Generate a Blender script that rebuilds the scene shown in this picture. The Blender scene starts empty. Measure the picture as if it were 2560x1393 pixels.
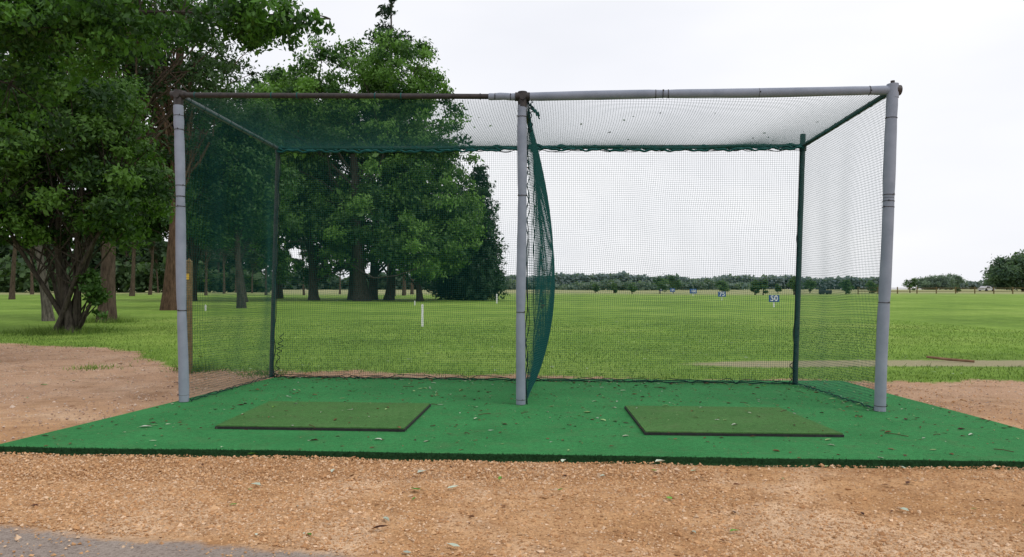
import bpy, math, numpy as np
from mathutils import Vector
rng = np.random.default_rng(7)
scene = bpy.context.scene
scene.view_settings.view_transform = 'Standard'
scene.view_settings.look = 'None'
scene.view_settings.exposure = 0

# ------------------------------------------------------------------ helpers
class Acc:
    def __init__(s):
        s.v=[]; s.f=[]; s.c=[]; s.m=[]; s.n=0
    def add(s, v, f, col=(1,1,1), mat=0):
        v=np.asarray(v,float).reshape(-1,3); f=np.asarray(f,int)
        s.v.append(v); s.f.append(f+s.n)
        c=np.asarray(col,float)
        if c.ndim==1: c=np.tile(c,(len(v),1))
        s.c.append(c); s.m.append(np.full(len(f),mat,int)); s.n+=len(v)
    def obj(s, name, mats, smooth=False, parent=None):
        me=bpy.data.meshes.new(name)
        V=np.concatenate(s.v); C=np.concatenate(s.c)
        sizes=np.concatenate([np.full(len(f),f.shape[1]) for f in s.f])
        idx=np.concatenate([f.ravel() for f in s.f])
        M=np.concatenate(s.m)
        me.vertices.add(len(V)); me.vertices.foreach_set('co',V.ravel().astype(np.float32))
        me.loops.add(len(idx)); me.loops.foreach_set('vertex_index',idx.astype(np.int32))
        me.polygons.add(len(sizes))
        st=np.concatenate([[0],np.cumsum(sizes)[:-1]])
        me.polygons.foreach_set('loop_start',st.astype(np.int32))
        me.polygons.foreach_set('material_index',M.astype(np.int32))
        if smooth: me.polygons.foreach_set('use_smooth',np.ones(len(sizes),bool))
        else: me.polygons.foreach_set('use_smooth',np.zeros(len(sizes),bool))
        at=me.color_attributes.new('Col','FLOAT_COLOR','POINT')
        at.data.foreach_set('color',np.hstack([C,np.ones((len(C),1))]).ravel().astype(np.float32))
        for m in mats: me.materials.append(m)
        me.update(calc_edges=True); me.validate()
        o=bpy.data.objects.new(name,me); scene.collection.objects.link(o)
        if parent: o.parent=parent
        return o
    def tube(s, pts, rad, n=8, col=(1,1,1), mat=0, cap=True):
        P=np.asarray(pts,float); k=len(P); R=np.broadcast_to(np.asarray(rad,float),(k,))
        T=np.gradient(P,axis=0); T/=np.linalg.norm(T,axis=1,keepdims=True)+1e-9
        ref=np.array([0,0,1.]) if abs(T[:,2]).mean()<.8 else np.array([1.,0,0])
        A=np.cross(T,ref); A/=np.linalg.norm(A,axis=1,keepdims=True)+1e-9
        B=np.cross(T,A)
        th=np.arange(n)/n*2*np.pi
        V=P[:,None]+R[:,None,None]*(np.cos(th)[None,:,None]*A[:,None]+np.sin(th)[None,:,None]*B[:,None])
        i=np.arange(k-1)[:,None]*n; j=np.arange(n)[None]; j2=(j+1)%n
        F=np.stack([i+j,i+j2,i+n+j2,i+n+j],-1).reshape(-1,4)
        s.add(V.reshape(-1,3),F,col,mat)
        if cap:
            for e in (0,k-1):
                vv=np.vstack([V[e],P[e]]); ff=np.stack([np.arange(n),(np.arange(n)+1)%n,np.full(n,n)],-1)
                if e==0: ff=ff[:,::-1]
                s.add(vv,ff,col,mat)
    def box(s, c, d, col=(1,1,1), mat=0, rz=0):
        x,y,z=np.array(d)/2.
        v=np.array([[-x,-y,-z],[x,-y,-z],[x,y,-z],[-x,y,-z],[-x,-y,z],[x,-y,z],[x,y,z],[-x,y,z]])
        cr,sr=math.cos(rz),math.sin(rz)
        v=np.stack([v[:,0]*cr-v[:,1]*sr,v[:,0]*sr+v[:,1]*cr,v[:,2]],-1)+np.array(c)
        s.add(v,[[0,3,2,1],[4,5,6,7],[0,1,5,4],[1,2,6,5],[2,3,7,6],[3,0,4,7]],col,mat)

def empty(name, loc=(0,0,0)):
    e=bpy.data.objects.new(name,None); e.location=loc; e.empty_display_size=.3
    scene.collection.objects.link(e); return e

def newmat(name, rough=.8, spec=.3):
    m=bpy.data.materials.new(name); m.use_nodes=True
    nt=m.node_tree; b=nt.nodes['Principled BSDF']
    b.inputs['Roughness'].default_value=rough
    b.inputs['Specular IOR Level'].default_value=spec
    return m,nt,b
def N(nt,t,**kw):
    n=nt.nodes.new(t)
    for k,v in kw.items(): setattr(n,k,v)
    return n
def noise(nt,scale,detail=4,rough=.6,vec=None):
    n=N(nt,'ShaderNodeTexNoise'); n.inputs['Scale'].default_value=scale
    n.inputs['Detail'].default_value=detail; n.inputs['Roughness'].default_value=rough
    if vec: nt.links.new(vec,n.inputs['Vector'])
    return n
def ramp(nt,fac,stops):
    r=N(nt,'ShaderNodeValToRGB'); cr=r.color_ramp
    while len(cr.elements)<len(stops): cr.elements.new(.5)
    for e,(p,c) in zip(cr.elements,stops):
        e.position=p; e.color=(*c,1) if len(c)==3 else c
    nt.links.new(fac,r.inputs['Fac']); return r
def mix(nt,fac,a,b,mode='MIX'):
    m=N(nt,'ShaderNodeMix',data_type='RGBA',blend_type=mode)
    for inp,val in ((m.inputs[0],fac),(m.inputs[6],a),(m.inputs[7],b)):
        if hasattr(val,'links') : nt.links.new(val,inp)
        elif isinstance(val,(int,float)): inp.default_value=val
        else: inp.default_value=(*val,1)
    return m.outputs[2]
def math_(nt,op,a,b=None):
    m=N(nt,'ShaderNodeMath',operation=op)
    for i,val in enumerate((a,b)):
        if val is None: continue
        if hasattr(val,'links'): nt.links.new(val,m.inputs[i])
        else: m.inputs[i].default_value=val
    return m.outputs[0]
def bump(nt,b,h,strength=.5,dist=.01):
    n=N(nt,'ShaderNodeBump'); n.inputs['Strength'].default_value=strength; n.inputs['Distance'].default_value=dist
    nt.links.new(h,n.inputs['Height']); nt.links.new(n.outputs[0],b.inputs['Normal'])
def objvec(nt): return N(nt,'ShaderNodeTexCoord').outputs['Object']

def simple(name,c1,c2,scale=20,rough=.8,spec=.3,bs=.3,bd=.005,metal=0):
    m,nt,b=newmat(name,rough,spec); v=objvec(nt)
    n=noise(nt,scale,5,.6,v)
    r=ramp(nt,n.outputs['Fac'],[(.3,c1),(.7,c2)])
    nt.links.new(r.outputs[0],b.inputs['Base Color']); b.inputs['Metallic'].default_value=metal
    bump(nt,b,n.outputs['Fac'],bs,bd); return m

def leafmat(name, transl=.3):
    m,nt,b=newmat(name,.55,.25)
    a=N(nt,'ShaderNodeAttribute',attribute_name='Col')
    nt.links.new(a.outputs['Color'],b.inputs['Base Color'])
    t=N(nt,'ShaderNodeBsdfTranslucent')
    c=mix(nt,1.0,a.outputs['Color'],(1.3,1.5,.6),'MULTIPLY')
    nt.links.new(c,t.inputs['Color'])
    ms=N(nt,'ShaderNodeMixShader'); ms.inputs[0].default_value=transl
    nt.links.new(b.outputs[0],ms.inputs[1]); nt.links.new(t.outputs[0],ms.inputs[2])
    nt.links.new(ms.outputs[0],nt.nodes['Material Output'].inputs['Surface'])
    return m
LEAF=leafmat('leaf'); 
def attrmat(name,rough=.9,spec=.15):
    m,nt,b=newmat(name,rough,spec)
    a=N(nt,'ShaderNodeAttribute',attribute_name='Col')
    n=noise(nt,60,3,.6,objvec(nt))
    c=mix(nt,.4,a.outputs['Color'],ramp(nt,n.outputs['Fac'],[(.3,(.5,.5,.5)),(.7,(1,1,1))]).outputs[0],'MULTIPLY')
    nt.links.new(c,b.inputs['Base Color']); return m
COLM=attrmat('coloured_matter')
def barkmat():
    m,nt,b=newmat('bark',.95,.1)
    tc=N(nt,'ShaderNodeTexCoord'); mp=N(nt,'ShaderNodeMapping'); mp.inputs['Scale'].default_value=(9,9,1.6)
    nt.links.new(tc.outputs['Object'],mp.inputs[0])
    n=noise(nt,1.6,8,.7,mp.outputs[0])
    a=N(nt,'ShaderNodeAttribute',attribute_name='Col')
    r=ramp(nt,n.outputs['Fac'],[(.32,(.25,.25,.25)),(.62,(1.15,1.15,1.15))])
    nt.links.new(mix(nt,1.0,a.outputs['Color'],r.outputs[0],'MULTIPLY'),b.inputs['Base Color'])
    bump(nt,b,n.outputs['Fac'],.9,.06); return m
BARK=barkmat()

# ------------------------------------------------------------------ terrain
def g(y):
    y=np.asarray(y,float)
    s=.8*np.logaddexp(0,(y-10)/.8)
    s=290-20*np.logaddexp(0,(290-s)/20)
    return -.04+.0235*s
def zg(y): return float(g(y))
BX=np.array([-60,-20,-13,-11,-8.7,-7,-6.2,-5.3,-4.6,-3.4,-1.5,.2,1,3.5,4.6,7,12,60.])
BY=np.array([18,17,16,15.6,14.6,13.6,12.3,11.0,10.7,10.5,10.2,9.9,9.55,9.4,9.25,9.2,8.9,7.])
def bound(x,y):
    return np.interp(x,BX,BY)+.12*np.sin(x*2.1)+.07*np.sin(x*5.3+1)+.04*np.sin(x*13.)
def masks(x,y):
    d=np.clip((bound(x,y)-y)/.7*.5+.5,0,1)
    pc=11.45+.03*(x-4)+.05*np.sin(x*1.3)
    p=np.clip(1-np.abs(y-pc)/.75,0,1)*np.clip((x-2.2)/1.6,0,1)
    edge=3.22-.21*(x+2.27)-.02*np.sin(x*6)
    t=np.clip((edge-y)/.12*.5+.5,0,1)
    return d,p,t
def geo(a,b,step,k): 
    r=[a]; 
    while r[-1]<b: step*=k; r.append(r[-1]+step)
    return r[1:]
fx=list(np.arange(-8,8.001,.08)); gx=geo(8,1600,.08,1.075)
xs=np.array([-v for v in gx[::-1]]+fx+gx)
ys=np.array([-40,-20,-10,-5,-2,-1]+list(np.arange(0,14,.08))+geo(14,2000,.08,1.06))
X,Y=np.meshgrid(xs,ys)
Z=g(Y)
D,Pm,Tm=masks(X,Y)
und=(.010*np.sin(X*2.3+Y*1.1)*np.sin(Y*2.9-X*.6)+.006*np.sin(X*5.7-Y*2.2+1)+.004*np.sin(X*9.1+Y*8.3)*np.sin(Y*7.+X*3.))
under=((X>-4.2)&(X<4.7)&(Y>4.1)&(Y<9.7))
Z=Z+np.where(under,-.012,0)*1.0+und*D*np.where(under,.15,.8)*(1-Tm)
far=np.clip((Y-25)/60,0,1)
Z=Z+far*.12*np.sin(X*.11+1)*np.sin(Y*.07)
a=Acc(); ny,nx=X.shape
ii=np.arange(ny-1)[:,None]*nx+np.arange(nx-1)[None]
F=np.stack([ii,ii+1,ii+nx+1,ii+nx],-1).reshape(-1,4)
a.add(np.stack([X,Y,Z],-1).reshape(-1,3),F,np.stack([D,Pm,Tm],-1).reshape(-1,3))
def groundmat():
    m,nt,b=newmat('ground_surface',.95,.1)
    v=N(nt,'ShaderNodeNewGeometry').outputs['Position']
    at=N(nt,'ShaderNodeAttribute',attribute_name='Col'); sp=N(nt,'ShaderNodeSeparateColor'); nt.links.new(at.outputs['Color'],sp.inputs[0])
    n1=noise(nt,1.0,6,.62,v); n2=noise(nt,60,6,.78,v); n3=noise(nt,6,5,.7,v)
    n1.inputs['Distortion'].default_value=.8
    vor=N(nt,'ShaderNodeTexVoronoi'); vor.inputs['Scale'].default_value=95; nt.links.new(v,vor.inputs['Vector'])
    base=ramp(nt,n1.outputs['Fac'],[(.36,(.47,.26,.120)),(.5,(.57,.335,.17)),(.62,(.68,.46,.285))]).outputs[0]
    spk=ramp(nt,n2.outputs['Fac'],[(.32,(.45,.40,.37)),(.48,(.95,.95,.95)),(.7,(1.25,1.25,1.25))]).outputs[0]
    dirt=mix(nt,1.0,base,spk,'MULTIPLY')
    dirt=mix(nt,.6,dirt,ramp(nt,n3.outputs['Fac'],[(.38,(.66,.60,.57)),(.58,(1.1,1.1,1.1))]).outputs[0],'MULTIPLY')
    sx=N(nt,'ShaderNodeSeparateXYZ'); nt.links.new(v,sx.inputs[0])
    mr=N(nt,'ShaderNodeMapRange'); nt.links.new(sx.outputs['Y'],mr.inputs[0]); mr.inputs[1].default_value=4.6; mr.inputs[2].default_value=8
    dirt=mix(nt,mr.outputs[0],dirt,mix(nt,.7,dirt,mix(nt,1.0,(.43,.285,.20),spk,'MULTIPLY')))
    n6=noise(nt,1.3,6,.7,v)
    dk=ramp(nt,n6.outputs['Fac'],[(.50,(1,1,1)),(.66,(.70,.66,.60))]).outputs[0]
    dirt=mix(nt,mr.outputs[0],dirt,mix(nt,1.0,dirt,dk,'MULTIPLY'))
    # grass
    q1=noise(nt,.14,6,.65,v); q2=noise(nt,4,6,.75,v); q3=noise(nt,60,3,.7,v); q5=noise(nt,.9,5,.7,v)
    gr=ramp(nt,q1.outputs['Fac'],[(.32,(.135,.225,.036)),(.5,(.20,.315,.052)),(.68,(.29,.385,.085))]).outputs[0]
    gr=mix(nt,.65,gr,ramp(nt,q5.outputs['Fac'],[(.35,(.62,.70,.6)),(.62,(1.12,1.08,1.1))]).outputs[0],'MULTIPLY')
    gr=mix(nt,.7,gr,ramp(nt,q2.outputs['Fac'],[(.3,(.55,.62,.5)),(.6,(1.1,1.1,1.1))]).outputs[0],'MULTIPLY')
    gr=mix(nt,.6,gr,ramp(nt,q3.outputs['Fac'],[(.3,(.5,.55,.5)),(.65,(1.2,1.2,1.2))]).outputs[0],'MULTIPLY')
    mf=N(nt,'ShaderNodeMapRange'); nt.links.new(sx.outputs['Y'],mf.inputs[0]); mf.inputs[1].default_value=90; mf.inputs[2].default_value=125
    q4=noise(nt,.06,3,.6,v)
    rough=mix(nt,q4.outputs['Fac'],(.20,.24,.09),(.34,.31,.17))
    gr=mix(nt,mf.outputs[0],gr,rough)
    path=mix(nt,1.0,(.36,.30,.20),spk,'MULTIPLY')
    pn=math_(nt,'ADD',sp.outputs[1],math_(nt,'MULTIPLY',math_(nt,'SUBTRACT',n3.outputs['Fac'],.5),.7))
    pf=ramp(nt,pn,[(.25,(0,0,0)),(.5,(.8,.8,.8))]).outputs[0]
    gr=mix(nt,pf,gr,path)
    en=math_(nt,'ADD',sp.outputs[0],math_(nt,'MULTIPLY',math_(nt,'SUBTRACT',n3.outputs['Fac'],.5),.9))
    ef=ramp(nt,en,[(.42,(0,0,0)),(.56,(1,1,1))]).outputs[0]
    c=mix(nt,ef,gr,dirt)
    tar=mix(nt,1.0,(.30,.26,.235),spk,'MULTIPLY')
    tn=math_(nt,'ADD',sp.outputs[2],math_(nt,'MULTIPLY',math_(nt,'SUBTRACT',n3.outputs['Fac'],.5),1.2))
    tf=ramp(nt,tn,[(.4,(0,0,0)),(.7,(.9,.9,.9))]).outputs[0]
    c=mix(nt,tf,c,tar)
    nt.links.new(c,b.inputs['Base Color'])
    h=math_(nt,'ADD',n2.outputs['Fac'],math_(nt,'MULTIPLY',vor.outputs['Distance'],.6))
    bump(nt,b,h,.85,.010)
    return m
a.obj('ground',[groundmat()],smooth=True)

# gravel
def stones(x,y,r,z):
    n=len(x); o=np.array([[1,0,0],[-1,0,0],[0,1,0],[0,-1,0],[0,0,1],[0,0,-1.]])
    f=np.array([[0,2,4],[2,1,4],[1,3,4],[3,0,4],[2,0,5],[1,2,5],[3,1,5],[0,3,5]])
    V=o[None]*r[:,None,None]*(rng.uniform(.6,1.25,(n,6,1)))
    V[...,2]*=.7; V+=rng.normal(0,.18,(n,6,3))*r[:,None,None]
    th=rng.uniform(0,6.28,n); c,s=np.cos(th)[:,None],np.sin(th)[:,None]
    V=np.stack([V[...,0]*c-V[...,1]*s,V[...,0]*s+V[...,1]*c,V[...,2]],-1)
    V+=np.stack([x,y,z],-1)[:,None]
    F=f[None]+np.arange(n)[:,None,None]*6
    return V.reshape(-1,3),F.reshape(-1,3)
def undz(x,y): return g(y)+.8*(.010*np.sin(x*2.3+y*1.1)*np.sin(y*2.9-x*.6)+.006*np.sin(x*5.7-y*2.2+1)+.004*np.sin(x*9.1+y*8.3)*np.sin(y*7.+x*3.))
a=Acc()
def scatter_stones(n,x0,x1,y0,y1,rm,cols,sg=.35,lo=.25):
    x=rng.uniform(x0,x1,n); y=rng.uniform(y0,y1,n)
    dens=.5+.5*np.sin(x*1.7+2*np.sin(y*1.3))*np.sin(y*2.4+x*.7)
    d,p,t=masks(x,y)
    pf=4.86-.072*(x+3.52)
    k=(d>.55)&(rng.random(n)<lo+(1-lo)*dens)&~((x>-3.5)&(x<3.95)&(y>pf-.01)&(y<9.5))&((t<.4)|(rng.random(n)<.12))
    x,y=x[k],y[k]; r=rm*np.exp(rng.normal(0,sg,len(x)))
    V,F=stones(x,y,r,undz(x,y)+r*.15)
    ci=rng.integers(0,len(cols),len(x)); C=np.array(cols)[ci]*rng.uniform(.75,1.15,(len(x),1))
    a.add(V,F,np.repeat(C,6,0))
cA=[(.59,.345,.175),(.64,.40,.22),(.52,.285,.135),(.71,.50,.33),(.46,.25,.12)]
cB=[(.46,.31,.22),(.54,.39,.30),(.38,.26,.19),(.60,.47,.38)]
scatter_stones(120000,-4,4,2.6,5.0,.0038,cA)
scatter_stones(30000,-4,4,2.6,5.0,.0068,cA)
scatter_stones(26000,-4,1.2,2.6,5.0,.0062,cA,.35,.5)
scatter_stones(1500,-4,4,2.6,5.0,.010,cA,.25)
scatter_stones(30000,-12,-3.1,4.8,15,.008,cB)
scatter_stones(8000,3.9,9,5,9.5,.0075,cA+cB)
scatter_stones(5000,-4.5,4.5,9.2,10.4,.007,cA)
a.obj('gravel',[COLM])

# ------------------------------------------------------------------ grass blades
a=Acc()
def blades(x,y,h,w,cols):
    n=len(x); th=rng.uniform(0,6.28,n); z=g(y)
    dx,dy=np.cos(th)*w,np.sin(th)*w
    lean=rng.normal(0,.5,(n,2))*h[:,None]
    V=np.stack([np.stack([x-dx,y-dy,z-.003],-1),np.stack([x+dx,y+dy,z-.003],-1),
                np.stack([x+lean[:,0],y+lean[:,1],z+h],-1)],1)
    pat=(.85+.22*np.sin(x*.9+1.3*np.sin(y*.7))*np.sin(y*.8+x*.3)+.1*np.sin(x*3.1)*np.sin(y*2.7))[:,None]
    C=np.array(cols)[rng.integers(0,len(cols),n)]*rng.uniform(.7,1.2,(n,1))*pat
    a.add(V.reshape(-1,3),np.arange(3*n).reshape(-1,3),np.repeat(C,3,0))
gc=[(.125,.22,.035),(.17,.27,.045),(.23,.325,.07),(.095,.175,.033)]
def scatter_blades(n,x0,x1,y0,y1,h0,keep=lambda x,y,d:d<.5):
    x=rng.uniform(x0,x1,n); u=rng.random(n); y=y0*(y1/y0)**u
    d,p,t=masks(x,y); k=keep(x,y,d+rng.normal(0,.12,n))&(p<.35)&(rng.random(n)<np.clip((y1-y)/(y1*.35),0,1)); x,y=x[k],y[k]
    blades(x,y,h0*np.exp(rng.normal(0,.35,len(x))),.003+.00025*y,gc)
scatter_blades(120000,-14,14,9.1,30,.026)
scatter_blades(26000,-13,9,9,20,.05,lambda x,y,d:(d<.6)&(d>.2))
for (cx,cy,r,n,h) in [(-11.8,19,1.0,2500,.12),(-13.8,24.5,.8,1500,.15),(-4.55,10.4,.25,500,.10),(-6.3,10.8,.3,220,.04),(-3.45,10.0,.3,300,.05)]:
    x=cx+rng.normal(0,r,n)*.6; y=cy+rng.normal(0,r,n)*.5
    blades(x,y,h*np.exp(rng.normal(0,.4,n)),np.full(n,.006),gc)
a.obj('grass',[LEAF])

# ------------------------------------------------------------------ turf platform
def turf(name,cols,bs=.6):
    m,nt,b=newmat(name,.95,.1); v=objvec(nt)
    n1=noise(nt,300,3,.7,v); n2=noise(nt,1.6,5,.65,v); n3=noise(nt,28,4,.7,v); n4=noise(nt,5,5,.75,v)
    c=ramp(nt,n2.outputs['Fac'],[(.3,cols[0]),(.7,cols[1])]).outputs[0]
    c=mix(nt,.8,c,ramp(nt,n1.outputs['Fac'],[(.35,(.35,.42,.35)),(.65,(1.35,1.35,1.35))]).outputs[0],'MULTIPLY')
    c=mix(nt,.6,c,ramp(nt,n3.outputs['Fac'],[(.35,(.6,.62,.6)),(.6,(1.1,1.1,1.1))]).outputs[0],'MULTIPLY')
    dirtf=ramp(nt,n4.outputs['Fac'],[(.50,(0,0,0)),(.75,(.42,.42,.42))]).outputs[0]
    c=mix(nt,dirtf,c,(.10,.13,.06))
    nt.links.new(c,b.inputs['Base Color']); bump(nt,b,n1.outputs['Fac'],bs,.006); return m
def quadgrid(c,nu,nv):
    c=np.array(c,float); u=np.linspace(0,1,nu)[None,:,None]; v=np.linspace(0,1,nv)[:,None,None]
    return (1-v)*((1-u)*c[0]+u*c[1])+v*((1-u)*c[3]+u*c[2])
def slab(acc,c,zt,zb,nu,nv,mt,ms,wob=0,zw=0):
    P=quadgrid(c,nu,nv)
    if wob:
        P[0,:,1]+=wob*(np.sin(P[0,:,0]*2.7)+.4*np.sin(P[0,:,0]*11)+.3*np.sin(P[0,:,0]*31))
    zz=zt+zw*np.sin(P[...,0]*1.9)*np.sin(P[...,1]*2.3)
    T=np.dstack([P,zz]); i=np.arange(nv-1)[:,None]*nu+np.arange(nu-1)[None]
    acc.add(T.reshape(-1,3),np.stack([i,i+1,i+nu+1,i+nu],-1).reshape(-1,4),mat=mt)
    loop=np.concatenate([T[0,:],T[1:,-1],T[-1,-2::-1],T[-2:0:-1,0]]); lo=loop.copy(); lo[:,2]=zb
    n=len(loop); j=np.arange(n); k=(j+1)%n
    acc.add(np.vstack([lo,loop]),np.stack([j,k,k+n,j+n],-1),mat=ms)
a=Acc()
plat=[(-3.52,4.86),(3.85,4.33),(4.1,8.95),(-3.08,9.42)]
slab(a,plat,0,-.07,160,80,0,1,.008,.002)
n=26000; u=rng.random(n); x=-3.52+7.37*u; y=4.86-.53*u+.008*(np.sin(x*2.7)+.4*np.sin(x*11)+.3*np.sin(x*31))
z0=rng.uniform(-.042,.0,n); w=.0022
V=np.stack([np.stack([x-w,y+.002+0*x,z0],-1),np.stack([x+w,y+.002+0*x,z0],-1),np.stack([x+rng.normal(0,.004,n),y-rng.uniform(.002,.011,n),z0+rng.normal(.004,.006,n)],-1)],1)
a.add(V.reshape(-1,3),np.arange(3*n).reshape(-1,3),mat=1)
TURF=turf('green_carpet',[(.036,.195,.060),(.052,.255,.082)])
DK=simple('carpet_edge',(.012,.055,.018),(.022,.095,.030),60)
a.obj('artificial_turf_platform',[TURF,DK])
MT=turf('mat_turf',[(.062,.160,.044),(.088,.205,.060)])
RUB=simple('black_rubber',(.012,.012,.012),(.03,.03,.03),40,.7)
for c in ([(-2.28,5.525),(-.805,5.405),(-.76,6.76),(-2.33,6.90)],[(.973,5.275),(2.39,5.18),(2.42,6.50),(1.03,6.60)]):
    a=Acc(); cc=np.array(c); ctr=cc.mean(0)
    slab(a,cc,.020,.001,30,30,1,1,.002)
    inner=ctr+(cc-ctr)*.990
    slab(a,inner,.028,.012,60,60,0,0,.003,.0015)
    a.obj('golf_mat',[MT,RUB])

# ------------------------------------------------------------------ cage
cage=empty('golf_practice_cage',(0,7.8,0))
def cobj(acc,name,mats,smooth=False):
    o=acc.obj(name,mats,smooth); o.parent=cage; o.location=(0,-7.8,0); return o
FOAM=simple('grey_foam',(.20,.225,.275),(.27,.295,.355),6,.8,.25,.25,.004)
BLK=simple('black_steel',(.014,.012,.012),(.045,.035,.03),25,.55,.4,.3,.003)
STEEL=simple('weathered_steel',(.07,.075,.08),(.18,.19,.20),18,.5,.5,.3,.003)
DGRN=simple('dark_green_steel',(.008,.02,.02),(.02,.045,.042),20,.5,.4)
NET=simple('teal_net_cord',(.006,.065,.062),(.012,.10,.090),30,.7,.2,0,.001)
ROPE=simple('dark_rope',(.004,.016,.018),(.012,.04,.04),80,.9,.2)
LF=np.array([-3.21,7.04,0]);LFt=np.array([-3.26,7.04,3.0])
RF=np.array([3.29,6.44,0]);RFt=np.array([3.405,6.44,2.87])
MF=np.array([.08,6.85,0]);MFt=np.array([.10,6.85,2.93])
BL=np.array([-3.13,9.36,0]);BLt=np.array([-3.04,9.36,2.97])
BR=np.array([3.36,8.55,0]);BRt=np.array([3.455,8.55,2.83])
MB=np.array([.27,8.92,0]);MBt=np.array([.27,8.92,2.90])
def lerp(A,B,t): t=np.atleast_1d(t)[:,None]; return (1-t)*A+t*B
def foam_tube(acc,A,B,r,joints,ties,seed):
    e=[0]+list(sorted(joints))+[1]
    L=np.linalg.norm(B-A)
    rr=np.random.default_rng(seed)
    for s0,s1 in zip(e[:-1],e[1:]):
        t=np.linspace(s0+.0006,s1-.0006,max(6,int((s1-s0)*30)))
        P=lerp(A,B,t); P=P+.004*np.sin(t*9+seed)[:,None]*np.array([1,0,.6])
        R=r*(1+.03*np.sin(t*14+seed)+rr.normal(0,.008,len(t)))
        for q in ties: R=R*(1-.07*np.exp(-((t-q)*L/.02)**2))
        R[0]*=.97; R[-1]*=.97
        acc.tube(P,R,20,mat=0)
    acc.tube(lerp(A,B,np.linspace(0,1,6)),r*.82,10,mat=1)
    for q in ties:
        P=lerp(A,B,np.array([q-.003/L,q,q+.003/L])); P=P+.004*np.sin(q*9+seed)*np.array([1,0,.6])
        acc.tube(P,[r*1.0,r*1.035,r*1.0],20,mat=1)
        th=rr.uniform(3.4,5.8); off=np.array([math.cos(th),math.sin(th),0]) if abs((B-A)[2])>1 else np.array([0,math.sin(th),math.cos(th)])
        c=P[1]+off*r*1.0; acc.tube(np.array([c,c+off*.012+np.array([0,0,.008])]),.004,5,mat=1)
def zf(py,d,H): return (.97+(757-py)/1800*d)/H
a=Acc(); foam_tube(a,LF,LFt-np.array([0,0,.10]),.047,[zf(492,7.04,2.9),zf(325,7.04,2.9),zf(776,7.04,2.9)],[zf(q,7.04,2.9) for q in (290,325,465,492,517,776,988)],1)
cobj(a,'left_post',[FOAM,BLK],True)
a=Acc(); foam_tube(a,MF,MFt-np.array([0,0,.08]),.045,[zf(490,6.85,2.85),zf(780,6.85,2.85)],[zf(q,6.85,2.85) for q in (292,490,780,1000)],2)
cobj(a,'middle_post',[FOAM,BLK],True)
a=Acc(); foam_tube(a,RF,RFt-np.array([0,0,.02]),.050,[zf(492,6.44,2.87),zf(755,6.44,2.87)],[zf(q,6.44,2.87) for q in (290,484,500,515,755,1015)],3)
cobj(a,'right_post',[FOAM,BLK],True)
a=Acc()
j=lerp(LFt,MFt,[.905])[0]
a.tube(lerp(LFt+[-.05,0,0],j,np.linspace(0,1,12)),.026,12,mat=1)
foam_tube(a,j,MFt-np.array([.02,0,0]),.034,[.2],[.2,.7],4)
A=MFt+np.array([.075,-.01,.0]); B=RFt+np.array([.03,0,0])
foam_tube(a,A,B,.041,[.375],[.355,.375,.39,.64,.93,.985],5)
for q in np.linspace(.05,.88,12):
    P=lerp(LFt,MFt,[q-.0015,q+.0015]); a.tube(P,.030,10,mat=2 if int(q*100)%2 else 1)
for c,r in ((LFt,.045),(MFt,.045)):
    a.tube(np.array([c-[0,0,.10],c+[0,0,.045]]),r,14,mat=1)
    a.tube(np.array([c-[.07,0,0],c+[.07,0,0]]),r*.9,14,mat=1)
    a.tube(np.array([c+[0,.06,-.01],c-[0,.06,.01]]),r*.7,12,mat=1)
a.tube(np.array([RFt-[0,0,.07],RFt+[0,0,.055]]),.050,16,mat=0)
a.tube(np.array([RFt+[.02,0,.0],RFt+[.065,0,.0]]),.046,16,mat=1)
a.tube(np.array([RFt+[0,0,.05],RFt+[0,0,.085]]),.018,10,mat=1)
cobj(a,'front_rail',[FOAM,BLK,NET],True)
a=Acc()
a.tube(lerp(LFt,BLt,np.linspace(0,1,8)),.026,12,mat=0)
a.tube(lerp(RFt,BRt,np.linspace(0,1,8)),.024,12,mat=1)
a.tube(lerp(BLt,BRt,np.linspace(0,1,8)),.024,12,mat=1)
a.tube(lerp(MFt,MBt,np.linspace(0,1,8)),.018,12,mat=1)
a.tube(lerp(BL,BLt+[0,0,.03],np.linspace(0,1,8)),.028,12,mat=1)
a.tube(lerp(BR,BRt+[0,0,.14],np.linspace(0,1,8)),.032,12,mat=2)
for c in (BLt,BRt,MBt): a.tube(np.array([c-[0,0,.06],c+[0,0,.03]]),.04,12,mat=1); 
for q in np.linspace(.08,.92,8):
    P=lerp(LFt,BLt,[q-.003,q+.003]); a.tube(P,.030,10,mat=1)
    P=lerp(RFt,BRt,[q-.003,q+.003]); a.tube(P,.028,10,mat=1)
cobj(a,'side_and_back_frame',[STEEL,BLK,DGRN],True)

# nets -------------------------------------------------------
def net(acc,S,Lu,Lv,cell=.025,r=.0014,ds=.07,nrm=(0,1,0)):
    nrm=np.array(nrm,float)
    def run(fixed_n,samp_n,swap):
        f=np.linspace(0,1,fixed_n); s=np.linspace(0,1,samp_n)
        Fq,Sq=np.meshgrid(f,s,indexing='ij')
        P=S(Sq,Fq) if swap else S(Fq,Sq)
        T=np.gradient(P,axis=1); T/=np.linalg.norm(T,axis=2,keepdims=True)+1e-9
        A=np.cross(T,nrm); A/=np.linalg.norm(A,axis=2,keepdims=True)+1e-9
        B=np.cross(T,A)
        V=np.stack([P+r*(math.cos(t)*A+math.sin(t)*B) for t in (0,2.094,4.189)],2)
        n,k=fixed_n,samp_n
        i=(np.arange(n)[:,None]*k+np.arange(k-1)[None])*3
        F=[]
        for q in range(3):
            q2=(q+1)%3; F.append(np.stack([i+q,i+q2,i+3+q2,i+3+q],-1).reshape(-1,4))
        acc.add(V.reshape(-1,3),np.concatenate(F))
    run(int(Lu/cell)+1,int(Lv/ds)+2,False)
    run(int(Lv/cell)+1,int(Lu/ds)+2,True)
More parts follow.
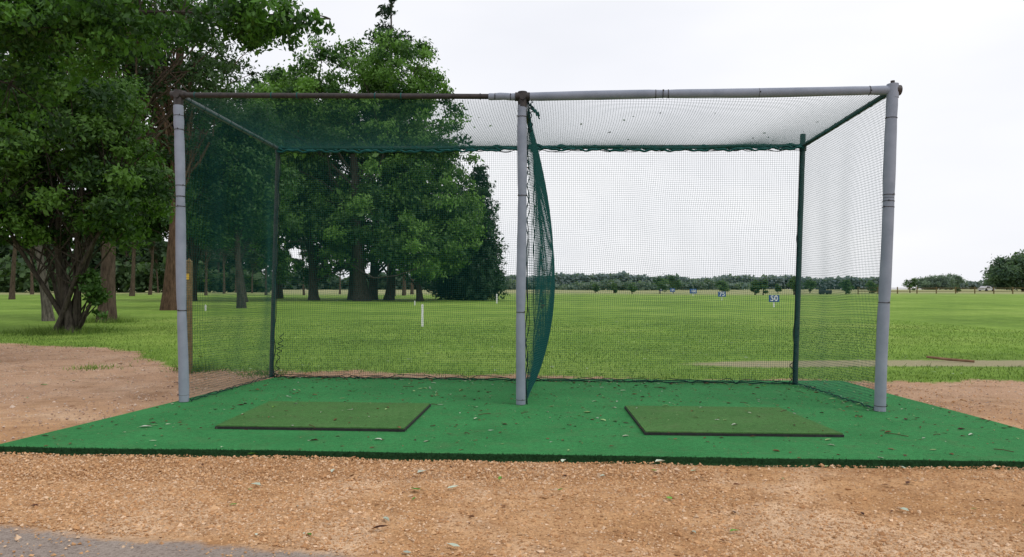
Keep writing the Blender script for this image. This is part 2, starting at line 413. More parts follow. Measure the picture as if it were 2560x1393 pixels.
def bil(c00,c10,c01,c11):
    c00,c10,c01,c11=[np.array(c,float) for c in (c00,c10,c01,c11)]
    return lambda u,v:((1-u)*(1-v))[...,None]*c00+(u*(1-v))[...,None]*c10+((1-u)*v)[...,None]*c01+(u*v)[...,None]*c11
def vec(x,y,z): return np.stack(np.broadcast_arrays(x,y,z),-1)
pi=np.pi
def back(P00,P10,P01,P11,ph):
    b=bil(P00,P10,P01,P11)
    def S(u,v):
        e=np.sin(pi*u)**.5*np.sin(pi*np.clip(v,0,1))**.6
        dy=e*(.05*np.sin(5*u+3*v+ph)+.03*np.sin(13*u-4*v+ph)+.012*np.sin(31*u+2*np.sin(5*v)))
        dx=e*(.020*np.sin(9*v+6*u+ph)+.010*np.sin(23*v+11*u)+.006*np.sin(41*u+7*v))
        dz=.016*np.sin(7*u+5*v+ph)*e+.012*np.sin(17*u+ph)*e+.006*np.sin(37*v+9*u)*e
        return b(u,v)+vec(dx,dy,dz)
    return S
z=np.array([0,0,1.])
a=Acc()
net(a,back(BL+.01*z,MB+.01*z,BLt-.02*z,MBt-.02*z,0),3.45,2.9)
net(a,back(MB+.01*z,BR+.01*z-[.02,0,0],MBt-.02*z,BRt-.02*z-[.02,0,0],2),3.2,2.85)
cobj(a,'back_net',[NET])
a=Acc()
def roof(P00,P10,P01,P11,sag):
    b=bil(P00,P10,P01,P11)
    def S(u,v):
        e=np.sin(pi*u)**.7*np.sin(pi*v)**.6
        dz=-sag*e+.012*e*np.sin(14*u+3*v)
        dx=.02*e*np.sin(6*v+4*u)
        return b(u,v)+vec(dx,0*u,dz)
    return S
net(a,roof(LFt-.02*z,MFt-.02*z,BLt-.0*z,MBt-.0*z,.13),3.35,2.35,nrm=(0,0,1))
net(a,roof(MFt-.02*z,RFt-.02*z,MBt-.0*z,BRt-.0*z,.15),3.3,2.1,nrm=(0,0,1))
cobj(a,'roof_net',[NET])
def side(P00,P10,P01,P11,bul,ph,fold=.03):
    b=bil(P00,P10,P01,P11)
    def S(u,v):
        e=np.sin(pi*u)**.75*np.sin(pi*np.clip(v,0,1)**.85)**.9
        dx=bul*e+e*(fold*np.sin(9*u+2*v+ph)+fold*.5*np.sin(21*u-3*v+ph))
        dy=e*.02*np.sin(8*v+ph)
        return b(u,v)+vec(dx,dy,.01*np.sin(9*u)*e)
    return S
a=Acc(); net(a,side(LF+[.05,0,.01],BL+[.03,-.03,.01],LFt+[.03,0,-.02],BLt+[.03,-.02,-.02],.09,0),2.35,2.95,nrm=(1,0,0))
cobj(a,'left_side_net',[NET])
a=Acc(); net(a,side(RF+[-.04,0,.01],BR+[-.03,-.03,.01],RFt+[-.03,0,-.03],BRt+[-.03,-.02,-.02],-.03,1,.015),2.1,2.85,nrm=(1,0,0))
cobj(a,'right_side_net',[NET])
a=Acc(); net(a,side(MF+[.06,0.02,.03],MB+[0,0,.01],MFt+[.06,0.02,-.06],MBt+[0,0,-.02],.24,2,.022),2.1,2.85,cell=.025,r=.0022,nrm=(1,0,0))
cobj(a,'dividing_net',[NET])
a=Acc()
def edge(A,B,amp,per,r,ph=0,sagz=0,off=(0,0,0),dn=1):
    L=np.linalg.norm(B-A); n=int(L/.02); t=np.linspace(0,1,n)
    P=lerp(A,B,t)+np.array(off)
    w=np.abs(np.sin(pi*t*L/per+ph+.7*np.sin(t*17)+.5*np.sin(t*41)))
    P[:,2]+=-dn*amp*(w-.5)*(1+.5*np.sin(t*23+ph)); P[:,1]+=.012*np.sin(t*L*9+ph)-.01
    a.tube(P,r,5,mat=0)
for (A,B,ph) in ((BLt,MBt,0.),(MBt,BRt,1.)):
    edge(A,B,.022,.26,.0045,ph,off=(0,-.03,-.055)); edge(A,B,.014,.11,.003,ph+2,off=(0,-.035,-.03)); edge(A,B,.034,.41,.003,ph+4,off=(0,-.03,-.05))
for (A,B,ph) in ((BL,MB,0.),(MB,BR,1.)):
    edge(A,B,.022,.32,.005,ph,off=(0,-.05,.025),dn=-1); edge(A,B,.04,.5,.0035,ph+2,off=(0,-.03,.035),dn=-1); edge(A,B,.010,.2,.006,ph+1,off=(0,-.02,.012),dn=-1)
for (A,B,ph) in ((LF+[.06,0,0],BL,2.),(RF-[.04,0,0],BR,3.)):
    edge(A,B,.02,.25,.004,ph,off=(0,0,.02),dn=-1); edge(A,B,.015,.17,.0035,ph+1,off=(.02,0,.015),dn=-1)
edge(MF+[.06,0,.02],MB,.02,.3,.005,1.,off=(0,0,.02))
def vedge(A,B,amp,r,ph,off,n=150):
    t=np.linspace(0,1,n); P=lerp(A,B,t)+np.array(off); P[:,0]+=amp*np.sin(t*40+ph+2*np.sin(t*9))*(.4+.6*np.sin(t*7)**2); P[:,1]+=amp*np.cos(t*47+ph); a.tube(P,r,5,mat=0)
vedge(MF,MFt,.014,.005,0,(.055,.02,0)); vedge(MF,MFt,.02,.004,2,(.06,.02,0))
vedge(BR,BRt,.012,.005,1,(-.04,-.03,0)); vedge(BL,BLt,.012,.005,1,(.04,-.03,0)); vedge(BR+[-.08,-.05,0],BRt-[.04,0,2.1],.03,.005,4,(0,0,0))
vedge(BL+[.07,-.05,0],BLt-[-.05,0,2.4],.03,.005,4,(0,0,0))
vedge(MB,MBt,.010,.005,3,(0,-.03,0))
vedge(MFt+[.07,.0,-.35],MFt+[.09,.0,0],.02,.005,3,(0,0,0),60)
for k,(A,B) in enumerate(((BLt,MBt),(MBt,BRt))):
    for m in range(3):
        t=np.linspace(0,1,160); P=lerp(A,B,t)+np.array([0,-.03-.01*m,.005-.02*m])
        P[:,2]+=.010*np.sin(t*60+m*2+k)+.008*np.sin(t*141+m)-.018*np.sin(pi*t)
        a.tube(P,.011+.006*np.sin(t*70+m)**2,6,mat=1)
t=np.linspace(0,1,60)
for m in range(2):
    P=lerp(MFt+[.05,.02,-.05],MFt+[.17,.2,-.12-.03*m],t); P[:,2]+=.012*np.sin(t*30+m); a.tube(P,.007,5,mat=1)
cobj(a,'net_ropes',[ROPE,NET])

# ------------------------------------------------------------------ fallen leaves
a=Acc()
def leaf_litter(x,y,z,s,cols,curl=.25):
    n=len(x); th=rng.uniform(0,6.28,n); c,sn=np.cos(th),np.sin(th)
    base=np.array([[-1,0,0],[-.35,.42,1],[.45,.36,1],[1.05,0,0],[.45,-.36,1],[-.35,-.42,1],[0,0,-.1]])
    V=np.tile(base[None],(n,1,1)); V[...,2]*=rng.uniform(.05,curl,(n,1))+0; V[...,2]+=.12
    V+=rng.normal(0,.06,V.shape); V[...,1]*=rng.uniform(.6,1.2,(n,1))
    V*=s[:,None,None]
    V=np.stack([V[...,0]*c[:,None]-V[...,1]*sn[:,None],V[...,0]*sn[:,None]+V[...,1]*c[:,None],V[...,2]],-1)+np.stack([x,y,z],-1)[:,None]
    f=np.array([[0,6,1],[1,6,2],[2,6,3],[3,6,4],[4,6,5],[5,6,0]])
    F=f[None]+np.arange(n)[:,None,None]*7
    C=np.array(cols)[rng.integers(0,len(cols),n)]*rng.uniform(.7,1.2,(n,1))
    a.add(V.reshape(-1,3),F.reshape(-1,3),np.repeat(C,7,0))
brown=[(.16,.07,.035),(.10,.045,.03),(.22,.11,.055),(.07,.03,.025)]
pale=[(.40,.47,.32),(.48,.52,.42),(.30,.42,.18)]
green=[(.08,.22,.03),(.14,.30,.05)]
def onplat(n):
    u,v=rng.random(n),rng.random(n)**.8; P=quadgrid(plat,2,2)
    x=(1-v)*((1-u)*P[0,0,0]+u*P[0,1,0])+v*((1-u)*P[1,0,0]+u*P[1,1,0])
    y=(1-v)*((1-u)*P[0,0,1]+u*P[0,1,1])+v*((1-u)*P[1,0,1]+u*P[1,1,1])
    onm=(((x>-2.35)&(x<-.76))|((x>.95)&(x<2.42)))&(y>5.2)&(y<6.8)
    return x,y,np.where(onm,.030,.002),onm
x,y,z0,om=onplat(850); k=(~om)|(rng.random(850)<.25); leaf_litter(x[k],y[k],z0[k],.015*np.exp(rng.normal(0,.35,k.sum())),brown)
x,y,z0,om=onplat(170); leaf_litter(x,y,z0,.022*np.exp(rng.normal(0,.3,170)),pale+brown[:1])
x,y,z0,om=onplat(70); leaf_litter(x,y,z0,.018*np.exp(rng.normal(0,.3,70)),green+pale)
x,y,z0,om=onplat(2600); leaf_litter(x,y,z0,.0055*np.exp(rng.normal(0,.3,2600)),brown+[(.4,.3,.16),(.5,.42,.3)])
for i in range(26):
    x,y,z0,om=onplat(1); th=rng.uniform(0,3.14); l=rng.uniform(.03,.09); P=np.array([[x[0]-math.cos(th)*l,y[0]-math.sin(th)*l,z0[0]+.004],[x[0],y[0]+.006,z0[0]+.007],[x[0]+math.cos(th)*l,y[0]+math.sin(th)*l,z0[0]+.004]]); a.tube(P,.0025,4,brown[1])
n=220; t=rng.random(n); P=lerp(BL,BR,t); leaf_litter(P[:,0],P[:,1]-np.abs(rng.normal(0,.1,n))-.03,np.full(n,.004),.017*np.exp(rng.normal(0,.3,n)),brown+pale)
n=90; t=rng.random(n); P=lerp(RF,BR,t); leaf_litter(P[:,0]+rng.normal(0,.07,n),P[:,1],np.full(n,.004),.017*np.exp(rng.normal(0,.3,n)),brown+pale)
n=60; x=rng.uniform(-4,4,n); y=rng.uniform(2.8,4.4,n); leaf_litter(x,y,undz(x,y)+.008,.018*np.exp(rng.normal(0,.3,n)),pale+brown+green)
n=260; x=rng.uniform(-11,-3.6,n); y=rng.uniform(6,14,n); leaf_litter(x,y,undz(x,y)+.006,.022*np.exp(rng.normal(0,.3,n)),brown+pale)
hand=[(505,1166,0),(1130,1222,1),(1040,1228,2),(965,1300,1),(950,1324,0),(1132,1367,1),(1250,1200,2),(1890,1155,2),(632,1139,2),(1650,1158,1),(2255,1172,1),(2260,1276,1),(1385,1142,2),(1408,1153,1),(640,1212,1)]
for px,py,k in hand:
    d=1800*1.0/(py-757); x=np.array([(px-1280)/1800*d]); y=np.array([d])
    leaf_litter(x,y,undz(x,y)+.014,np.array([.036]),[brown[:2],[(.52,.58,.46)],green][k])
n=420; x=rng.uniform(-6,7,n); y=9.8*(26/9.8)**rng.random(n); leaf_litter(x,y,g(y)+.025,.022*np.exp(rng.normal(0,.3,n)),pale)
n=26; x=rng.uniform(-3,3.3,n); y=rng.uniform(6.9,8.6,n); leaf_litter(x,y,2.80+0*x,.02+0*x,brown[:2]+green,.6)
n=60; v=rng.random(n); leaf_litter(.14+.2*np.sin(pi*v),7.4+rng.random(n)*.8,v*2.6,.022+0*v,green+brown,.9)
a.obj('fallen_leaves',[COLM])

# ------------------------------------------------------------------ trees
def rnd_dirs(n):
    d=rng.normal(0,1,(n,3)); return d/np.linalg.norm(d,axis=1,keepdims=True)
def leaves(acc,C,size,cols,out=None,asp=.5,mat=0,droop=0,bias=.8):
    n=len(C); nr=rnd_dirs(n)
    if out is not None: nr=nr+out*bias+np.array([0,0,.35])
    nr/=np.linalg.norm(nr,axis=1,keepdims=True)+1e-9
    A=np.cross(nr,rnd_dirs(n)); A[:,2]-=droop; A/=np.linalg.norm(A,axis=1,keepdims=True)+1e-9
    B=np.cross(nr,A); B/=np.linalg.norm(B,axis=1,keepdims=True)+1e-9
    s=(size*np.exp(rng.normal(0,.3,n)))[:,None]
    V=np.stack([C-A*s*.5,C+B*s*asp*.5,C+A*s*.5,C-B*s*asp*.5],1)
    acc.add(V.reshape(-1,3),np.arange(4*n).reshape(-1,4),np.repeat(cols,4,0),mat)
def clumps_in(ells,n,inner=.45):
    E=np.array(ells,float); w=E[:,3]*E[:,4]*E[:,5]; w=w**.8; w/=w.sum()
    idx=rng.choice(len(E),n,p=w); d=rnd_dirs(n); r=(inner+(1-inner)*rng.random(n)**.7)
    C=E[idx,:3]+d*r[:,None]*E[idx,3:6]
    return C,d
def crown(acc,ells,nc,nl,rc,size,dark,light,base=None,inner=.45,flat=.7,asp=.5,droop=0,var=.35,bias=.8,rv=(.5,1.4)):
    C,d=clumps_in(ells,nc,inner)
    rcs=rc*rng.uniform(rv[0],rv[1],nc)
    cnt=(rng.uniform(.6,1.4,nc)*nl*(rcs/rc)**1.6).astype(int)
    id_=np.repeat(np.arange(nc),cnt); n=len(id_)
    dd=rnd_dirs(n); rr=rng.random(n)**.5*np.exp(rng.normal(0,.18,n))
    off=dd*rr[:,None]*rcs[id_][:,None]; off[:,2]*=flat
    off[:,2]-=droop*.5*(off[:,0]**2+off[:,1]**2)/(rcs[id_]+1e-6)
    P=C[id_]+off
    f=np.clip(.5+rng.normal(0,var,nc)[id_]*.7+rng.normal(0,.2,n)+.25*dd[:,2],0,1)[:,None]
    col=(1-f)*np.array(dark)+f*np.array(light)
    leaves(acc,P,size,col,dd*.6+d[id_]*.6,asp,0,droop,bias)
    return C
def branch(acc,A,B,r0,r1,col,wig=.08,seg=7,n=6,up=.15):
    A=np.array(A,float);B=np.array(B,float);L=np.linalg.norm(B-A); t=np.linspace(0,1,seg)
    P=lerp(A,B,t); P+=np.sin(pi*t)[:,None]*rng.normal(0,wig*L,3)*.6+ (np.sin(2*pi*t)[:,None]*rng.normal(0,wig*L,3))*.4
    P[:,2]+=up*L*np.sin(pi*t)*.4
    acc.tube(P,r0+(r1-r0)*t**.8,n,col,1,cap=False); return P
def trunk(acc,base,top,r0,r1,col,wig=.03,flare=1.5):
    base=np.array(base,float); top=np.array(top,float); t=np.linspace(0,1,14); P=lerp(base-[0,0,.15],top,t); L=np.linalg.norm(top-base)
    P[:,0]+=wig*L*np.sin(t*5+rng.uniform(0,6))*t*(1-.3*t); P[:,1]+=wig*L*np.sin(t*4+rng.uniform(0,6))*t
    R=r0+(r1-r0)*t; R*=1+(flare-1)*np.exp(-t*14)
    acc.tube(P,R,12,col,1,cap=False); return P
barkd=(.075,.065,.052); barkp=(.15,.135,.11); barkr=(.105,.078,.058)
def limbs(acc,P,C,nb,r,col,start=.35,rtip=.012):
    idx=rng.choice(len(C),min(nb,len(C)),replace=False)
    k=len(P)
    for i in idx:
        s=int(rng.uniform(start,1)*(k-1)); branch(acc,P[s],C[i],r*(1-.5*s/k),rtip,col)

a=Acc(); bx,by=-11.8,19.; bz=zg(by)
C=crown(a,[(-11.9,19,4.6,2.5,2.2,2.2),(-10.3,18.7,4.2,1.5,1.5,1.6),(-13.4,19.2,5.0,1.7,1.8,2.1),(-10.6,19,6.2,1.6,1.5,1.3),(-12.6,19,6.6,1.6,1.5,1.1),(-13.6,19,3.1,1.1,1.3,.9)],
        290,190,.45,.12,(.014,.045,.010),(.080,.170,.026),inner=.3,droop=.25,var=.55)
for (ex,ez,r) in ((-13.3,3.6,.075),(-12.6,4.6,.10),(-11.9,5.0,.11),(-11.0,4.4,.10),(-10.2,3.7,.075),(-12.2,3.6,.06),(-13.6,4.6,.055),(-10.6,5.2,.06)):
    p=trunk(a,(bx+rng.uniform(-.3,.45),by+rng.uniform(-.3,.3),bz),(ex,by+rng.uniform(-.8,.8),ez),r,r*.45,barkd,.05,1.5)
    limbs(a,p,C,14,r*.35,barkd,.3)
C2=crown(a,[(-10.9,18.8,1.25,.38,.4,.75)],22,90,.20,.10,(.03,.08,.015),(.08,.17,.035),inner=.1)
for i in range(10): branch(a,(bx+.3,by,bz),C2[i],.03,.008,barkd)
a.obj('hawthorn_tree',[LEAF,BARK])

def tree(name,base,lean,h,r0,ells,nc,nl,rc,size,dark,light,bark,nb=30,inner=.4,droop=.2,start=.35,br=.3,extra=(),var=.45,flat=.7):
    a=Acc(); by=base[1]; bz=zg(by)
    C=crown(a,ells,nc,nl,rc,size,dark,light,inner=inner,droop=droop,var=var,flat=flat)
    p=trunk(a,(base[0],by,bz),(base[0]+lean[0],by+lean[1],h),r0,r0*.35,bark)
    limbs(a,p,C,nb,r0*br,bark,start,.015)
    for (dx,dy,lx,hh,rr) in extra:
        p=trunk(a,(base[0]+dx,by+dy,bz),(base[0]+dx+lx,by+dy,hh),rr,rr*.4,bark); limbs(a,p,C,nb//2,rr*br,bark,start,.015)
    return a.obj(name,[LEAF,BARK])
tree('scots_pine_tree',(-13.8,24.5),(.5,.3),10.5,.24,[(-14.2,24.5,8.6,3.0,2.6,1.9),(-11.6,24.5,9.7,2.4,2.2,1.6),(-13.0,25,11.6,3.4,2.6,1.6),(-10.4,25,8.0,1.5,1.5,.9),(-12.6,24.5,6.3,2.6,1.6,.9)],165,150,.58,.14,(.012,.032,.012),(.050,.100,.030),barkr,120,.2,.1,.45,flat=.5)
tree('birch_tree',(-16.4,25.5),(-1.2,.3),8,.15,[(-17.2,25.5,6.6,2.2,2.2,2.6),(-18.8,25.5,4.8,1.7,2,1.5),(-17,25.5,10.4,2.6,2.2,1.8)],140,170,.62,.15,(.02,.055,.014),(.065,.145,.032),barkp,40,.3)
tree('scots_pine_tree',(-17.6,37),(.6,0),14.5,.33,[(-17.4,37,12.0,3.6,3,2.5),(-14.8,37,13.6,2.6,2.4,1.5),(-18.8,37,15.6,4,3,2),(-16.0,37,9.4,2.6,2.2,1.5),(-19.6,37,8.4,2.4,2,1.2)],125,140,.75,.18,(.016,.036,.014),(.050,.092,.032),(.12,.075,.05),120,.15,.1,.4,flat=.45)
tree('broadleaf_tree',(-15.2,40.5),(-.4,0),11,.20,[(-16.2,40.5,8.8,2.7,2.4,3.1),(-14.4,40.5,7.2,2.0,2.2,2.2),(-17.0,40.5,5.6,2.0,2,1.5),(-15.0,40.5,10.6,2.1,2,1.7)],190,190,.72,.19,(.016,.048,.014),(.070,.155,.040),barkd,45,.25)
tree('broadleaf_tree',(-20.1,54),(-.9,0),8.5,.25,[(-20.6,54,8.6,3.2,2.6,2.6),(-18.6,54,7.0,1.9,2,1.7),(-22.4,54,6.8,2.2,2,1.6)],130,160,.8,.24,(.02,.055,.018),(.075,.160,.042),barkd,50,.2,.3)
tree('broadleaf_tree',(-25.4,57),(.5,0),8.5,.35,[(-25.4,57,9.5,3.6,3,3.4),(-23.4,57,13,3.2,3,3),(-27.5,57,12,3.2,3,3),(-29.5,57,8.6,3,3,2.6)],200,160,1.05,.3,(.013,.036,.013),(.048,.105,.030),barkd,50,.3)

a=Acc(); by=10.6
el=[(-6.9,10.4,4.85,1.5,1.2,.75),(-5.9,10.2,4.95,1.2,1.1,.50),(-4.7,10.2,5.02,1.1,1.0,.40),(-3.6,10.3,5.05,.95,.9,.30),(-2.9,10.3,4.98,.5,.6,.22),(-3.5,10.2,4.85,.5,.5,.2),(-7.3,10.8,4.1,.8,.8,.7),(-8.3,10.6,5.6,1.6,1.6,1.2),(-6.0,11,5.9,2.6,1.8,.7)]
C=crown(a,el,370,85,.25,.085,(.016,.050,.010),(.085,.200,.028),inner=.1,droop=.4,bias=.4,var=.5)
C3=crown(a,[(-2.85,10.3,5.0,.55,.5,.20),(-3.7,10.3,4.92,.6,.5,.22)],26,70,.17,.08,(.02,.065,.012),(.095,.22,.03),inner=.1,droop=.5,bias=.4)
C=np.concatenate([C,C3])
p=trunk(a,(-9.6,10.8,zg(10.8)),(-9.0,10.7,6.4),.26,.12,barkd)
main=[]
for tgt in ((-5.9,10.3,5.2),(-2.6,10.3,5.03),(-6.7,10.2,4.8),(-7.4,10.6,4.2),(-6.0,11,6.0)):
    q=branch(a,p[9 if tgt[2]<4.5 else 11],tgt,.075,.010,barkd,.04,12,7); main.append(q)
M=np.concatenate(main)
for i_,c in enumerate(C):
    if i_>=len(C)-26 or rng.random()<.55:
        i=np.argmin(((M-c)**2).sum(1)); branch(a,M[i],c,.010,.003,barkd,.05,4,4)
a.obj('overhanging_tree',[LEAF,BARK])

def W(px,py,d): return ((px-1280)/1800*d,d,.97+(757-py)/1800*d)
a=Acc(); d=60.; E=[]
for (px,py,rx,rz,dy) in ((835,215,125,115,0),(985,195,115,118,1),(735,290,125,130,2),(900,400,205,160,0),(1050,320,110,150,1),(730,470,100,140,1),(1085,450,108,150,1),(930,570,215,100,-1),(1060,620,105,80,-2),(770,615,115,85,-1),(880,480,180,180,3),(1115,570,95,115,0)):
    c=W(px,py,d); E.append((c[0],c[1]+dy,c[2],rx/30,4.8,rz/30))
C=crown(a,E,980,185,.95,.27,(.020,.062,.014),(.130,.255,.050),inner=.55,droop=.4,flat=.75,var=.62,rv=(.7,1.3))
for px,r,tz in ((785,.40,8),(885,.45,11),(905,.55,13),(930,.40,10),(972,.38,9),(1050,.25,8)):
    c=W(px,745,d+rng.uniform(-1.5,2)); p=trunk(a,(c[0],c[1],zg(c[1])),(c[0]+rng.uniform(-1,1),c[1],tz),r,r*.5,barkd); limbs(a,p,C,16,r*.35,barkd,.2,.03)
a.obj('ash_tree',[LEAF,BARK])
tree('ash_tree',(-21.5,66),(0,0),16,.4,[(-21.5,66,19.0,3.8,3,3.4),(-24,66,15,3.6,3,3.6),(-20,66,13,3.6,3,4.5)],380,190,1.0,.28,(.022,.065,.018),(.115,.225,.052),barkd,30,.4,.3,var=.55)

def conifer(name,base,top,R,n,size,dark,light,z0=.05,pw=.8,levels=34,bark=barkd,jit=.16,up=.1):
    a=Acc(); bz=zg(base[1]); H=top-bz
    a.tube(np.array([[base[0],base[1],bz-.1],[base[0],base[1],bz+H*.5],[base[0],base[1],top]]),[R*.06,R*.035,.02],8,bark,1,cap=False)
    for l in range(levels):
        t=z0+(1-z0)*(l+rng.uniform(-.6,.6))/levels; t=min(max(t,z0),.985); rad=R*(1-t)**pw*rng.uniform(.8,1.12)+.12
        nb=max(5,int(14*(1-t)+5)); 
        for k in range(nb):
            zc=bz+t*H+rng.normal(0,.02*H)*(1-t)
            th=rng.uniform(0,6.28); r=rad*rng.uniform(.7,1.15)
            m=int(n*(r/R+.15)); s=rng.random(m)**.6
            w=jit*r*(1.15-s)+.06
            P=np.stack([base[0]+np.cos(th)*r*s,base[1]+np.sin(th)*r*s,zc+up*r*s+.12*r*s*s],-1)+rng.normal(0,1,(m,3))*np.stack([w,w,w],-1)
            f=np.clip(rng.normal(.45,.3,m)+.25*(s-.5)+rng.normal(0,.2),0,1)[:,None]
            out=np.tile([np.cos(th),np.sin(th),.3],(m,1))
            leaves(a,P,size,(1-f)*np.array(dark)+f*np.array(light),out,.35)
    return a.obj(name,[LEAF,BARK])
c=W(1198,415,64); conifer('cypress_tree',(c[0],64),c[2],2.3,60,.30,(.014,.042,.023),(.042,.096,.044),.02,.40,44,barkd,.22)
c=W(1150,470,67); conifer('cypress_tree',(c[0],67),c[2],2.8,60,.30,(.014,.042,.023),(.042,.096,.044),.02,.40,44,barkd,.22)
c=W(978,-45,84); conifer('spruce_tree',(c[0],84),c[2],9.0,80,.45,(.010,.028,.016),(.028,.060,.030),.3,.75,30,barkd,.10,-.12)

def pine_mesh():
    a=Acc(); el=[(0,0,10.5,2.2,2.2,1.4),(1,0,12.4,1.8,1.8,1.2),(-1,0,8.8,1.8,1.8,.8),(.4,.5,13.8,1.3,1.3,1),(rng.normal(0,1),0,6.8,1.6,1.6,.7)]
    C=crown(a,el,80,100,.7,.30,(.016,.036,.016),(.042,.080,.032),inner=.2,droop=.1,flat=.5)
    p=trunk(a,(0,0,0),(.3,0,13),.2,.07,barkr,.025,1.4); limbs(a,p,C,34,.06,barkr,.35,.02)
    return a.obj('pine_tree',[LEAF,BARK])
pm=[pine_mesh() for _ in range(3)]
spots=[(330,88),(375,96),(395,120),(515,92),(560,110),(480,125),(590,130),(630,118),(30,70),(-40,64),(80,110),(160,95),(215,120),(255,88),(120,140),(665,100),(700,125),(310,135),(440,105),(545,140),(-100,80),(-150,90),(1010,92),(1030,110),(760,100),(850,115),(1085,98)]
for i,(px,dd) in enumerate(spots):
    if i<3: o=pm[i]
    else:
        o=bpy.data.objects.new('pine_tree',pm[i%3].data); scene.collection.objects.link(o)
    o.location=((px-1280)/1800*dd,dd,zg(dd)); s=rng.uniform(.6,1.15); o.scale=(s*rng.uniform(.9,1.2),s,s); o.rotation_euler=(rng.normal(0,.02),rng.normal(0,.04),rng.uniform(0,6.28))

a=Acc()
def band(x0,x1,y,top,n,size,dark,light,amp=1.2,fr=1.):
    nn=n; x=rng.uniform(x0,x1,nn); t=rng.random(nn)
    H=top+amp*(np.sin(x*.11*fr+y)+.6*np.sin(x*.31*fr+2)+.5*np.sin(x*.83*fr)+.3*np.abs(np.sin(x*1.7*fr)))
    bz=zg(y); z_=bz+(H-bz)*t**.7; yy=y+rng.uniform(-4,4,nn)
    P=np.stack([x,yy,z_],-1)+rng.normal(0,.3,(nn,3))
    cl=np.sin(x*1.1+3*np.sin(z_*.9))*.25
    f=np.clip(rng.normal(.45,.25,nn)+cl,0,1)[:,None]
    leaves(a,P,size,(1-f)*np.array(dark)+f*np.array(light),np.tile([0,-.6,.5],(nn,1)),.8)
band(-16,60,262,10.5,14000,1.0,(.135,.185,.205),(.20,.25,.245),.5)  # far bands: air haze painted into the leaf colours as pale blue-grey
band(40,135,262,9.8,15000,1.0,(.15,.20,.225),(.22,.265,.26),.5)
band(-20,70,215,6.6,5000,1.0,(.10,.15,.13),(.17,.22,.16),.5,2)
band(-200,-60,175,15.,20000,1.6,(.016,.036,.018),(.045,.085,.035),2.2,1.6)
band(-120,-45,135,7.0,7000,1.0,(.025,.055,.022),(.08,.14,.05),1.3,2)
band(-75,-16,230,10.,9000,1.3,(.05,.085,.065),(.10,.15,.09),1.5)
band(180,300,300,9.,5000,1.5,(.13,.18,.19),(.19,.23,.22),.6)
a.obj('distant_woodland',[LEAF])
def bush(name,px,py,w,d,dark,light,nc=26,nl=70,size=.22):
    x=(px-1280)/1800*d; top=.97+(757-py)/1800*d; bz=zg(d); h=max(top-bz,.6); r=w/2/1800*d
    a=Acc(); C=crown(a,[(x,d,bz+h*.58,r*.85,r*.85,h*.38),(x+r*.3,d,bz+h*.4,r*.6,r*.6,h*.3),(x-r*.2,d,bz+h*.75,r*.5,r*.5,h*.2)],nc,nl,r*.33,size,dark,light,inner=.2)
    p=trunk(a,(x,d,bz),(x,d,bz+h*.7),.05+.02*h,.03,barkd); limbs(a,p,C,8,.04,barkd,.2)
    a.obj(name,[LEAF,BARK])
for (px,py,w) in ((1650,690,42),(1682,688,40),(1805,700,36),(1888,700,32),(1908,696,28),(1985,688,40),(2025,695,34),(2115,700,38),(2180,702,50),(1580,706,26),(1535,706,18),(1488,704,22),(1945,710,18)):
    bush('small_tree',px,py,w,112+rng.uniform(-8,12),(.04,.085,.035),(.12,.20,.07))
bush('small_tree',2275,694,38,120,(.03,.07,.035),(.10,.18,.06))
bush('small_tree',2393,716,16,130,(.04,.08,.04),(.09,.15,.06))
def dome(px,py,w,d,n,haze=0):
    x=(px-1280)/1800*d; top=.97+(757-py)/1800*d; bz=zg(d); r=w/2/1800*d; h=top-bz
    tree('oak_tree',(x,d),(0,0),bz+h*.7,.35,[(x,d,bz+h*.5,r*.95,r*.7,h*.42),(x+r*.3,d,bz+h*.68,r*.6,r*.5,h*.3),(x-r*.5,d,bz+h*.4,r*.5,r*.5,h*.3)],n,130,r*.22,r*.07,(.045+haze,.09+haze,.06+haze*1.5),(.12+haze,.19+haze,.10+haze*1.5),barkd,15,.4)
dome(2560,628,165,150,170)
dome(2335,690,95,215,110,.05); dome(2378,684,65,225,80,.05)  # distance haze painted in: leaf colours lightened and shifted to blue

# ------------------------------------------------------------------ range furniture
BLUE=simple('sign_blue',(.015,.07,.25),(.02,.09,.30),10,.5,.4,.05)
WHT=simple('white_paint',(.68,.68,.68),(.8,.8,.8),15,.5,.4,.1)
WOOD=simple('weathered_wood',(.10,.07,.03),(.22,.17,.085),14,.9,.1,.6,.01)
YEL=simple('yellow_paint',(.5,.33,.03),(.65,.45,.05),14,.6)
BRN=simple('brown_wood',(.14,.08,.05),(.26,.16,.10),14,.9,.1,.6,.01)
for txt,px,d,w in (('50',1935,42,.60),('75',1805,62,.66),('100',1733,88,.84),('125',1681,112,.80),('150',1652,137,.80)):
    x=(px-1280)/1800*d; bz=zg(d); h=w*.68
    e=empty('distance_sign',(x,d,bz))
    zc=.30+h/2
    a=Acc(); a.box((0,0,zc),(w,.03,h),mat=0); a.box((0,.04,(zc+h/2-.05)/2),(.07,.05,zc+h/2-.05),mat=1)
    a.obj('board_and_stake',[BLUE,WHT],parent=e)
    cu=bpy.data.curves.new('numerals','FONT'); cu.body=txt; cu.size=h*1.12 if len(txt)==2 else h*.80; cu.align_x='CENTER'; cu.align_y='CENTER'; cu.extrude=.004; cu.offset=.005
    t=bpy.data.objects.new('numerals',cu); scene.collection.objects.link(t); t.rotation_euler=(math.pi/2,0,0); t.location=(0,-.022,zc); cu.materials.append(WHT); t.parent=e
